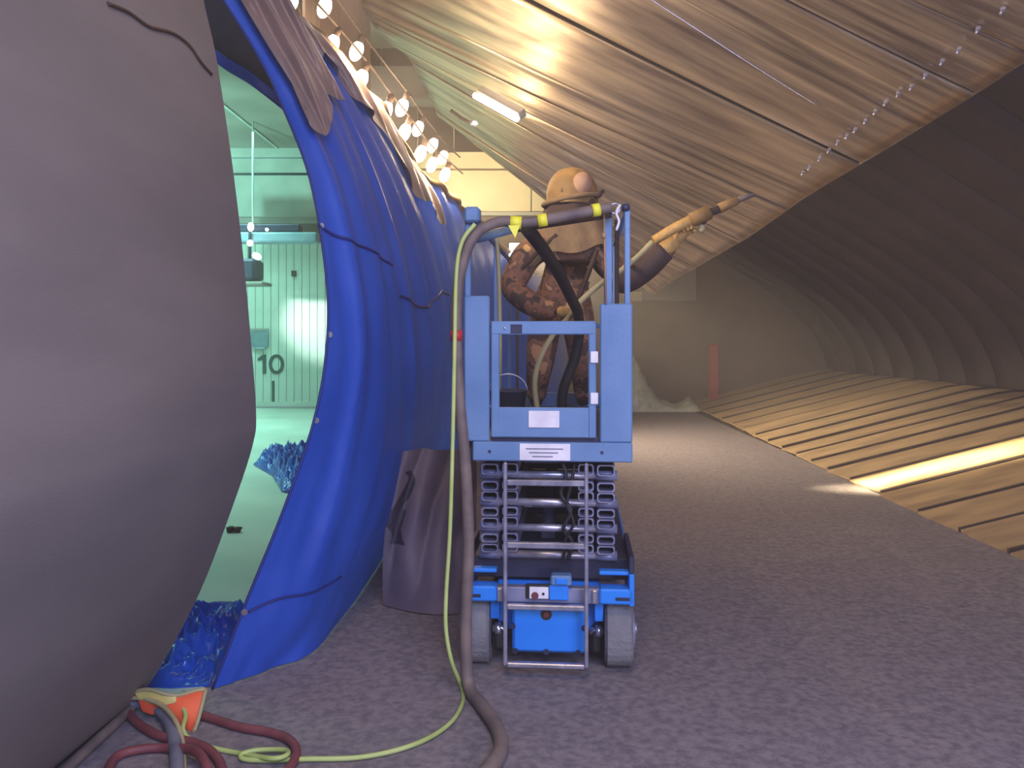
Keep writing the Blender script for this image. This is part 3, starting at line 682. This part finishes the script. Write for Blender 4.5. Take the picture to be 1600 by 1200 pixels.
MB().tube([Vector((X(850), .5, Z(880))), Vector((X(850), 1.2, Z(760)))], .035, 14).build('hydraulic_cylinder', M['armgrey'], lf)
cp = [(878,725,.06), (884,745,.05), (876,775,.05), (892,800,.04), (880,830,.05), (893,850,.06), (888,880,.07)]
MB().tube(curve([Vector((X(a), d, Z(b))) for a, b, d in cp], 40), .009, 6).build('control_cable', M['black'], lf)
cp = [(898,725,.06), (893,755,.04), (886,790,.04), (896,820,.04), (884,845,.05), (880,880,.07)]
MB().tube(curve([Vector((X(a), d, Z(b))) for a, b, d in cp], 40), .007, 6).build('control_cable', M['black'], lf)
fb('valve_block', M['pad'], 825, 850, 757, 768, .25, .35); fb('valve_block', M['galv'], 813, 828, 801, 808, .2, .3)
# platform
YE = 2.35
fb('platform_deck', M['darkblue'], 727, 982, 704, 722, .02, YE, bev=.006)
fb('rear_toe_board', M['liftblue'], 738, 987, 691, 721, -.01, .03, bev=.005)
for a in (722, 983): fb('side_toe_board', M['liftblue'], a-3, a+3, 670, 721, .03, YE)
fb('front_toe_board', M['liftblue'], 722, 986, 670, 721, YE-.02, YE+.01)
t = fb('rating_placard', M['white'], 812, 891, 693, 719, -.014, -.008, bev=.001, label='wide white capacity placard')
for i in range(3): fb('placard_line', M['print'], 822+5*i, 880-8*i, 700+6*i, 702+6*i, -.0155, -.0135, t, 0)
for q in (765, 940): MB().tube([Vector((X(q), -.014, Z(706))), Vector((X(q), -.008, Z(706)))], .007, 8).build('rivet', M['darkblue'], lf)
fb('corner_panel', M['liftblue'], 724, 764, 462, 691, .0, .03, bev=.006)
fb('corner_panel', M['liftblue'], 937, 987, 475, 691, .0, .03, bev=.006)
for a in (728, 980): fb('guard_post', M['liftblue'], a-4.5, a+4.5, 328, 691, .035, .065)
for a in (728, 980): fb('guard_post', M['liftblue'], a-4.5, a+4.5, 328, 691, YE-.07, YE-.04)
for a in (728, 980): fb('guard_post', M['liftblue'], a-4.5, a+4.5, 328, 691, 1.3, 1.33)
fb('front_post', M['liftblue'], 944, 957, 330, 480, .07, .10)
fb('front_post', M['strap'], 961, 968, 340, 480, .09, .11)
for a in (728, 980):
    for py in (331, 500):
        MB().tube([Vector((X(a), .05, Z(py))), Vector((X(a), YE-.05, Z(py)))], .015, 10).build('side_rail', M['liftblue'], lf)
for py in (331, 500): MB().tube([Vector((X(728), YE-.05, Z(py))), Vector((X(980), YE-.05, Z(py)))], .015, 10).build('front_rail', M['liftblue'], lf)
fb('post_cap', M['liftblue'], 724, 748, 321, 346, .0, .08, bev=.01); fb('post_cap', M['darkblue'], 971, 984, 318, 330, .02, .08, bev=.01)
MB().tube([Vector((X(742), .02, Z(372))), Vector((X(800), .02, Z(357)))], .019, 10).build('gate_top_rail', M['liftblue'], lf)
MB().tube([Vector((X(800), .02, Z(357))), Vector((X(955), .02, Z(335)))], .017, 10).build('gate_top_rail', M['strap'], lf)
rg = MB(); c = Vector((X(960), -.01, Z(328))); rg.tube([c+Vector((.022*math.cos(i/16*2*math.pi), 0, .022*math.sin(i/16*2*math.pi))) for i in range(17)], .005, 6); rg.build('shackle', M['galv'], lf)
MB().tube(curve([Vector((X(a), -.015, Z(b))) for a, b in ((968,322), (962,335), (966,348), (962,362))], 12), .006, 6).build('lanyard', M['white'], lf)
MB().tube([Vector((X(943), -.01, Z(326))), Vector((X(946), -.01, Z(475)))], .005, 6).build('pull_wire', M['pad'], lf)
for a in (370,): MB().ball((X(943), -.012, Z(a)), .011, .011, .014, 10, 8).build('wire_knot', M['pad'], lf)
# gate
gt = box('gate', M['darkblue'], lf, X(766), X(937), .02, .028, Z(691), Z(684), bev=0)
fb('gate_top_bar', M['liftblue'], 767, 931, 502, 523, -.012, .02, gt, .005)
fb('gate_stile', M['liftblue'], 767, 780, 502, 684, -.01, .02, gt, .005)
fb('gate_stile', M['liftblue'], 919, 931, 502, 684, -.01, .02, gt, .005)
fb('gate_panel', M['liftblue'], 775, 931, 637, 684, -.006, .02, gt, .005)
fb('gate_label', M['darkblue'], 798, 816, 507, 521, -.015, -.011, gt, .001)
MB().ball((X(789), -.014, Z(513)), .006, .004, .006, 8, 6).build('bolt', M['chrome'], gt)
p = fb('gate_placard', M['white'], 826, 874, 642, 668, -.011, -.005, gt, .001, label='white notice placard')
for py in (558, 622): 
    fb('hinge', M['white'], 922, 934, py-9, py+9, -.022, -.008, gt, .003); 
# foam-wrapped bar with yellow tape: blast hose strapped along the gate's top
# ================================================================ HOSES AND CORDS
def pix(L): return [FL(a, b, c[0]) if False else (FL(a, b, .0+c) if c < 1 else P(a, b, c)) for a, b, c in L]
bh = empty('blast_hose', FL(760, 1150), label='thick dusty dark hose climbing the lift to the top bar', category='hose'); BO = Vector(bh.location)
path = pix([(640,1330,.026), (720,1250,.026), (765,1200,.026), (783,1170,.028), (778,1140,.028), (757,1108,.028), (735,1078,.03), (729,1040,3.50), (728,960,3.53), (732,860,3.55), (728,740,3.56), (716,600,3.57), (713,480,3.57), (722,415,3.57), (742,368,3.57), (778,347,3.58), (815,348,3.58), (860,342,3.58), (905,333,3.58), (955,324,3.59)])
path = curve(path, 200); rad = [.029-.006*min(1, i/150) for i in range(201)]
MB().tube([q-BO for q in path], rad, 14).build('hose_body', M['hose'], bh)
def ringat(px, py, m, w, extra, nm):
    i = min(range(len(path)), key=lambda k: (800+path[k].x/path[k].y*F-px)**2+(HOR-(path[k].z-EYE)/path[k].y*F-py)**2)
    i = min(max(i, 2), 198); d = (path[i+1]-path[i-1]).normalized(); MB().tube([path[i]-BO-d*w, path[i]-BO+d*w], rad[i]+extra, 14).build(nm, m, bh)
for a, b, w in ((806,348,.024), (845,344,.02), (932,330,.017)): ringat(a, b, M['yellow'], w, .005, 'yellow_tape_band')
ringat(713, 525, M['redtape'], .022, .003, 'red_tape_band')
tail = MB().add([Vector((0, 0, 0)), Vector((.05, 0, 0)), Vector((.03, -.004, -.055)), Vector((0, .004, 0)), Vector((.05, .004, 0)), Vector((.03, .0, -.055))], [(0,1,2), (3,5,4), (0,3,4,1), (1,4,5,2), (2,5,3,0)])
tt = tail.build('tape_tail', M['yellow'], bh); tt.location = P(794, 352, 3.54)-BO
# second leg of the hose, from the bar down behind the worker's back
MB().tube(curve([P(822,355,3.64), P(845,385,3.9), P(872,425,4.4), P(892,465,4.8), P(903,490,5.0), P(905,520,5.15), P(898,560,5.2), P(880,610,5.25), P(878,652,5.3)], 80), .032, 12).build('feed_hose', M['black'], label='black hose looping down from the top bar in front of the worker', category='hose')
# yellow-green cord
cpts = pix([(742,350,3.55), (722,378,3.54), (713,430,3.53), (710,560,3.52), (707,700,3.52), (703,830,3.5), (697,930,3.48), (697,985,3.46), (706,1035,3.44), (722,1076,.012), (722,1100,.012), (705,1128,.012), (670,1153,.012), (620,1172,.012), (555,1184,.012), (480,1186,.012), (420,1188,.012), (382,1186,.012), (378,1178,.02), (405,1172,.022), (445,1172,.022), (448,1180,.03), (425,1185,.03), (380,1178,.012), (330,1168,.012), (298,1156,.012), (286,1140,.03), (290,1118,.045), (284,1098,.06), (286,1082,.03)])
MB().tube(curve(cpts, 260), .009, 8).build('extension_cord', M['cord'], label='yellow-green cord hanging beside the lift and snaking left across the floor', category='cord')
MB().tube(curve([P(776,370,4.2), P(779,420,4.25), P(781,500,4.3), P(781,580,4.35), P(779,630,4.4), P(779,665,4.45)], 40), .011, 8).build('pale_hose', M['tancord'], label='thin pale green hose hanging down inside the lift platform at left', category='hose')
MB().tube(curve(pix([(196,1100,.03), (222,1098,.04), (248,1108,.035), (266,1132,.03), (274,1165,.028), (277,1210,.028), (275,1290,.028)]), 60), .024, 12).build('grey_hose', M['hosegrey'], label='thick grey hose curving out from under the hull foot', category='hose')
MB().tube(curve(pix([(203,1090,.075), (228,1092,.08), (255,1104,.075), (275,1128,.06), (285,1158,.03), (288,1200,.02), (286,1280,.02)]), 60), .009, 8).build('tan_cord', M['tancord'], label='thin tan cord lying along the thick grey hose', category='cord')
for pts, lb in (([(296,1112,.018), (330,1122,.018), (375,1136,.018), (420,1144,.018), (452,1156,.018), (463,1175,.018), (452,1200,.018), (410,1250,.018)], 'red hose curving right from the orange sheet to the floor loop'),
                ([(196,1108,.018), (215,1130,.018), (250,1150,.018), (300,1160,.018), (332,1176,.018), (348,1205,.018), (352,1260,.018)], 'red hose passing under the grey hose toward the picture\'s bottom'),
                ([(160,1240,.018), (172,1196,.018), (190,1178,.018), (225,1170,.018), (262,1169,.018), (300,1172,.052), (320,1190,.055), (330,1230,.02)], 'short red hose loop nearest the hull foot')):
    MB().tube(curve(pix(pts), 70), .0165, 10).build('red_hose', M['redhose'], label=lb, category='hose')
MB().tube(curve(pix([(206,1106,.02), (170,1140,.02), (135,1172,.02), (95,1210,.02), (60,1250,.02)]), 40), .02, 10).build('brown_hose', M['hose'], label='brown hose lying along the foot of the big hull', category='hose')
# yellow board and orange sheet at the gap
os_ = empty('orange_sheet', FL(280, 1110), label='orange-red plastic sheet with yellow board edge at the hull foot', category='sheet'); OO = Vector(os_.location)
def osf(u, v):
    a = cr1([FL(208,1082,.10), FL(262,1082,.11), FL(322,1082,.09)], u); b = cr1([FL(222,1104,.05), FL(266,1122,.02), FL(303,1140,.012)], u)
    return a*(1-v)+b*v+Vector((0, 0, .012*math.sin(u*8+v*4)))-OO
solid(grid_mb(osf, 20, 10), (0, 0, -.006)).build('sheet', M['orange'], os_)
def ysf(u, v): return osf(u*.62, .02+v*(.55-.25*u))+Vector((0, -.004, .006))
solid(grid_mb(ysf, 14, 4), (0, 0, -.006)).build('yellow_board', M['boardyel'], os_)
MB().tube([osf(i/20, 0) for i in range(21)], .008, 8).tube([osf(1, i/10) for i in range(11)], .008, 8).build('beige_edging', M['tancord'], os_)

# ================================================================ WORKER
YW = 5.55; k = YW/F; deckz = DT-.015
wk = empty('person', (P(880, 0, YW).x, YW, deckz), label='person in brown camouflage blasting suit and tan hood aiming a blast nozzle up right', category='person'); WO = Vector(wk.location)
def w(px, py, dy=0): return P(px, py, YW+dy)-WO if dy == 0 else P(px, py, YW)-WO+Vector((0, dy, 0))
Vb = [w(878,482), w(880,440), w(885,402), w(888,372), w(892,345),              # pelvis, waist, chest, upper chest, neck
      w(822,398), w(797,452,-.06), w(835,482,-.24), w(866,489,-.34),           # left shoulder, elbow, forearm, wrist
      w(938,398), w(968,440,-.1), w(1010,415,-.16), w(1044,384,-.2),           # right shoulder, elbow, forearm, wrist
      w(850,500), w(845,575,-.14), w(0,0)*0, w(0,0)*0, w(0,0)*0, w(0,0)*0, w(0,0)*0]
pv = Vb[0]
kz = (.43); 
Vb[13] = pv+Vector((-.11, 0, -.06)); Vb[14] = pv+Vector((-.15, -.16, -.34)); Vb[15] = Vector((pv.x-.17, .02, .12)); Vb[16] = Vector((pv.x-.17, -.01, .05))
Vb[17] = pv+Vector((.11, 0, -.06)); Vb[18] = pv+Vector((.13, -.14, -.34)); Vb[19] = Vector((pv.x+.15, .06, .12))
Vb.append(Vector((pv.x+.15, .03, .05)))
E = [(0,1), (1,2), (2,3), (3,4), (3,5), (5,6), (6,7), (7,8), (3,9), (9,10), (10,11), (11,12), (0,13), (13,14), (14,15), (15,16), (0,17), (17,18), (18,19), (19,20)]
R = [(.20,.16), (.20,.16), (.22,.16), (.19,.14), (.08,.08), .115, .095, .08, .055, .11, .09, .075, .06, .13, .10, .075, .07, .13, .10, .075, .07]
skin('suit_body', Vb, E, R, M['camo'], wk)
# dark guard over the raised forearm
MB().tube(curve([w(948,432,-.09), w(975,438,-.12), w(1005,420,-.18), w(1030,396,-.21)], 14), [.10-.002*i for i in range(15)], 14).build('arm_guard', M['sleeve'], wk)
# boots
for s in (15, 19):
    a = Vb[s]; b = skin('boot', [Vector((a.x, a.y, .17)), Vector((a.x, a.y, .06)), Vector((a.x, a.y+.09, .045)), Vector((a.x, a.y+.17, .04))], [(0,1), (1,2), (2,3)], [.06, .055, .045, .035], M['boots'], wk)
# hood
hc = w(893, 306); 
def hood(u, v):
    p = 2*math.pi*u; t = v*math.pi*.72; r = .172*math.sin(min(t, math.pi/2))**.85*(1+.06*math.sin(p*3+1)*v); z = .185*math.cos(t) if t < math.pi/2 else -.10*(t-math.pi/2)
    return hc+Vector((r*math.cos(p), r*1.08*math.sin(p), z))
grid_mb(hood, 40, 24).build('blast_hood', M['hood'], wk)
MB().ball(hc+Vector((.055, -.150, .045)), .068, .05, .085, 18, 12, Euler((.25, .1, .2)).to_matrix()).build('hood_patch', M['pad'], wk, label='worn pale rounded patch on the back of the hood')
MB().ball(hc+Vector((-.055, -.158, -.0)), .035, .022, .05, 12, 8).build('hood_recess', M['strap'], wk)
def brim(i): a = 2*math.pi*i/32; return hc+Vector((.188*math.cos(a), .188*math.sin(a), -.028+.035*math.cos(a-.2)))
MB().tube([brim(i) for i in range(33)], .017, 8).build('brim_ring', M['cape'], wk)
MB().tube([hc+Vector((.15, -.1, -.03)), hc+Vector((.205, -.08, .02))], .012, 8).build('visor_hinge', M['strap'], wk)
MB().box(hc.x-.02, hc.x+.14, hc.y+.15, hc.y+.2, hc.z-.08, hc.z+.09, .02).build('visor', M['strap'], wk)
def collar(u, v):
    p = 2*math.pi*u; r = .165+.03*v+.008*math.sin(p*7); return hc+Vector((r*math.cos(p), r*math.sin(p), -.035-.11*v))
grid_mb(collar, 40, 6).build('collar', M['strap'], wk)
def cape(u, v):
    p = 2*math.pi*u; rx = .17+.14*v**.7+.012*math.sin(p*9+2*v)*v; ry = .16+.08*v**.7+.014*math.sin(p*11)*v
    return hc+Vector((rx*math.cos(p)+.02*v, ry*math.sin(p), -.115-(.30+.05*math.sin(p*2+1))*v+.03*math.sin(p*5)*v))
grid_mb(cape, 60, 16).build('hood_cape', M['cape'], wk)
MB().ball(w(826, 392, -.06), .055, .06, .05, 14, 10).build('shoulder_pad', M['glove'], wk)
st = [w(868,372,-.19), w(842,395,-.17), w(812,425,-.1)]
MB().tube(curve(st, 12), .016, 8).build('harness_strap', M['strap'], wk)
MB().tube(curve([w(928,395,-.19), w(915,430,-.21), w(900,470,-.2)], 12), .016, 8).build('harness_strap', M['strap'], wk)
# gloves with five fingers, closed round hose and nozzle
def glove(wrist, palm, along, side, nrm, cyl_r, name='glove'):
    along = along.normalized(); side = side.normalized(); nrm = nrm.normalized()   # along: wrist->knuckles, side: index side, nrm: curl direction
    V = [wrist, palm]; Ed = [(0, 1)]; Rd = [.045, (.045, .03)]
    for j, (off, ln) in enumerate(((.034, .9), (.012, 1.0), (-.011, .94), (-.033, .76))):
        base = palm+along*.035+side*off; b = len(V)
        V += [base, base+along*.032*ln+nrm*.012, base+along*.040*ln+nrm*.04*ln, base+along*.018+nrm*.062*ln]
        Ed += [(1, b), (b, b+1), (b+1, b+2), (b+2, b+3)]; Rd += [.014, .0135, .0125, .011]
    b = len(V); V += [palm-along*.02+side*.035, palm+side*.062+nrm*.02, palm+along*.018+side*.055+nrm*.052]; Ed += [(1, b), (b, b+1), (b+1, b+2)]; Rd += [.018, .016, .013]
    return skin(name, V, Ed, Rd, M['glove'], wk, 2)
glove(w(868,490,-.34), w(882,490,-.40), Vector((.9, -.3, .2)), Vector((.1, -.3, 1)), Vector((.3, .9, 0)), .03)
nz0, nz1 = w(1006,386,-.3), w(1156,317,-.36); nd = (nz1-nz0).normalized()
glove(w(1040,388,-.2), w(1054,372,-.26), Vector((.25, -.6, .75)), nd, Vector((.2, -.75, -.5)), .03)
MB().tube([w(1012,410,-.17), w(1046,380,-.22)], [.062, .05], 14).build('glove_cuff', M['glove'], wk)
# nozzle assembly, held: its own thing
bn = empty('blast_nozzle', WO+nz0, label='tan-sleeved blasting nozzle held up against the slanting plate', category='nozzle'); 
g2 = lambda px, py, dy=-.33: w(px, py, dy)-nz0
MB().tube([g2(1008,385), g2(1040,366), g2(1080,347)], [.03, .033, .035], 12).build('hose_sleeve', M['glove'], bn)
MB().tube([g2(1062,356), g2(1090,343)], .046, 12).build('coupling', M['hood'], bn)
MB().tube([g2(1084,346), g2(1108,337)], .026, 10).build('neck', M['strap'], bn)
MB().tube([g2(1104,338), g2(1130,326)], [.032, .027], 12).build('nozzle_holder', M['hood'], bn)
MB().tube([g2(1130,326), g2(1156,317)], [.02, .013], 10).build('nozzle_tip', M['hose'], bn)
MB().ball(g2(1079,367), .024, .02, .028, 10, 8).build('trigger_valve', M['tancord'], bn)
MB().tube([g2(1090,350), g2(1079,362)], .01, 6).build('trigger_arm', M['strap'], bn)
MB().tube(curve([WO+w(1006,387,-.33), WO+w(985,408,-.36), WO+w(958,430,-.38), WO+w(925,452,-.4), WO+w(896,478,-.42), WO+w(880,500,-.42), WO+w(858,525,-.42), WO+w(840,560,-.42), WO+w(833,595,-.4), WO+w(838,640,-.38)], 90), .018, 10).build('nozzle_hose', M['tancord'], label='dusty yellow hose from the nozzle past the worker\'s hip', category='hose')
# bucket and hose coil on the deck, seen through the gate
mt = Matrix.Translation((LX, LY, 0)) @ Matrix.Rotation(ROT, 4, 'Z')
bw = mt @ Vector((-.22, .62, deckz))
bk = empty('dark_bucket', bw, label='small dark bucket on the platform floor behind the gate', category='bucket')
MB().loft([[Vector((r*math.cos(2*math.pi*i/20), r*math.sin(2*math.pi*i/20), z)) for i in range(20)] for r, z in ((.075, 0), (.095, .2), (.1, .2), (.1, .21), (.085, .21), (.07, .03))], cap=True).build('pail', M['canopy'], bk)
MB().tube([Vector((.1*math.cos(math.pi*i/12), 0, .2+.09*math.sin(math.pi*i/12))) for i in range(13)], .004, 6).build('handle', M['galv'], bk)

# ================================================================ blasting dust in the air
hz = bpy.data.materials.new('blasting_dust_haze'); hz.use_nodes = True; hn_ = hz.node_tree.nodes; hn_.remove(hn_['Principled BSDF'])
vs_ = hn_.new('ShaderNodeVolumeScatter'); vs_.inputs['Color'].default_value = (.95, .86, .82, 1); vs_.inputs['Density'].default_value = .016; vs_.inputs['Anisotropy'].default_value = .25
hz.node_tree.links.new(vs_.outputs[0], hn_['Material Output'].inputs['Volume'])
MB().box(-9.3, 6.9, .5, BACK-.05, .004, ceilz-.03).build('dust_haze', hz, kind='stuff', label='thin blasting dust hanging in the air', category='dust')
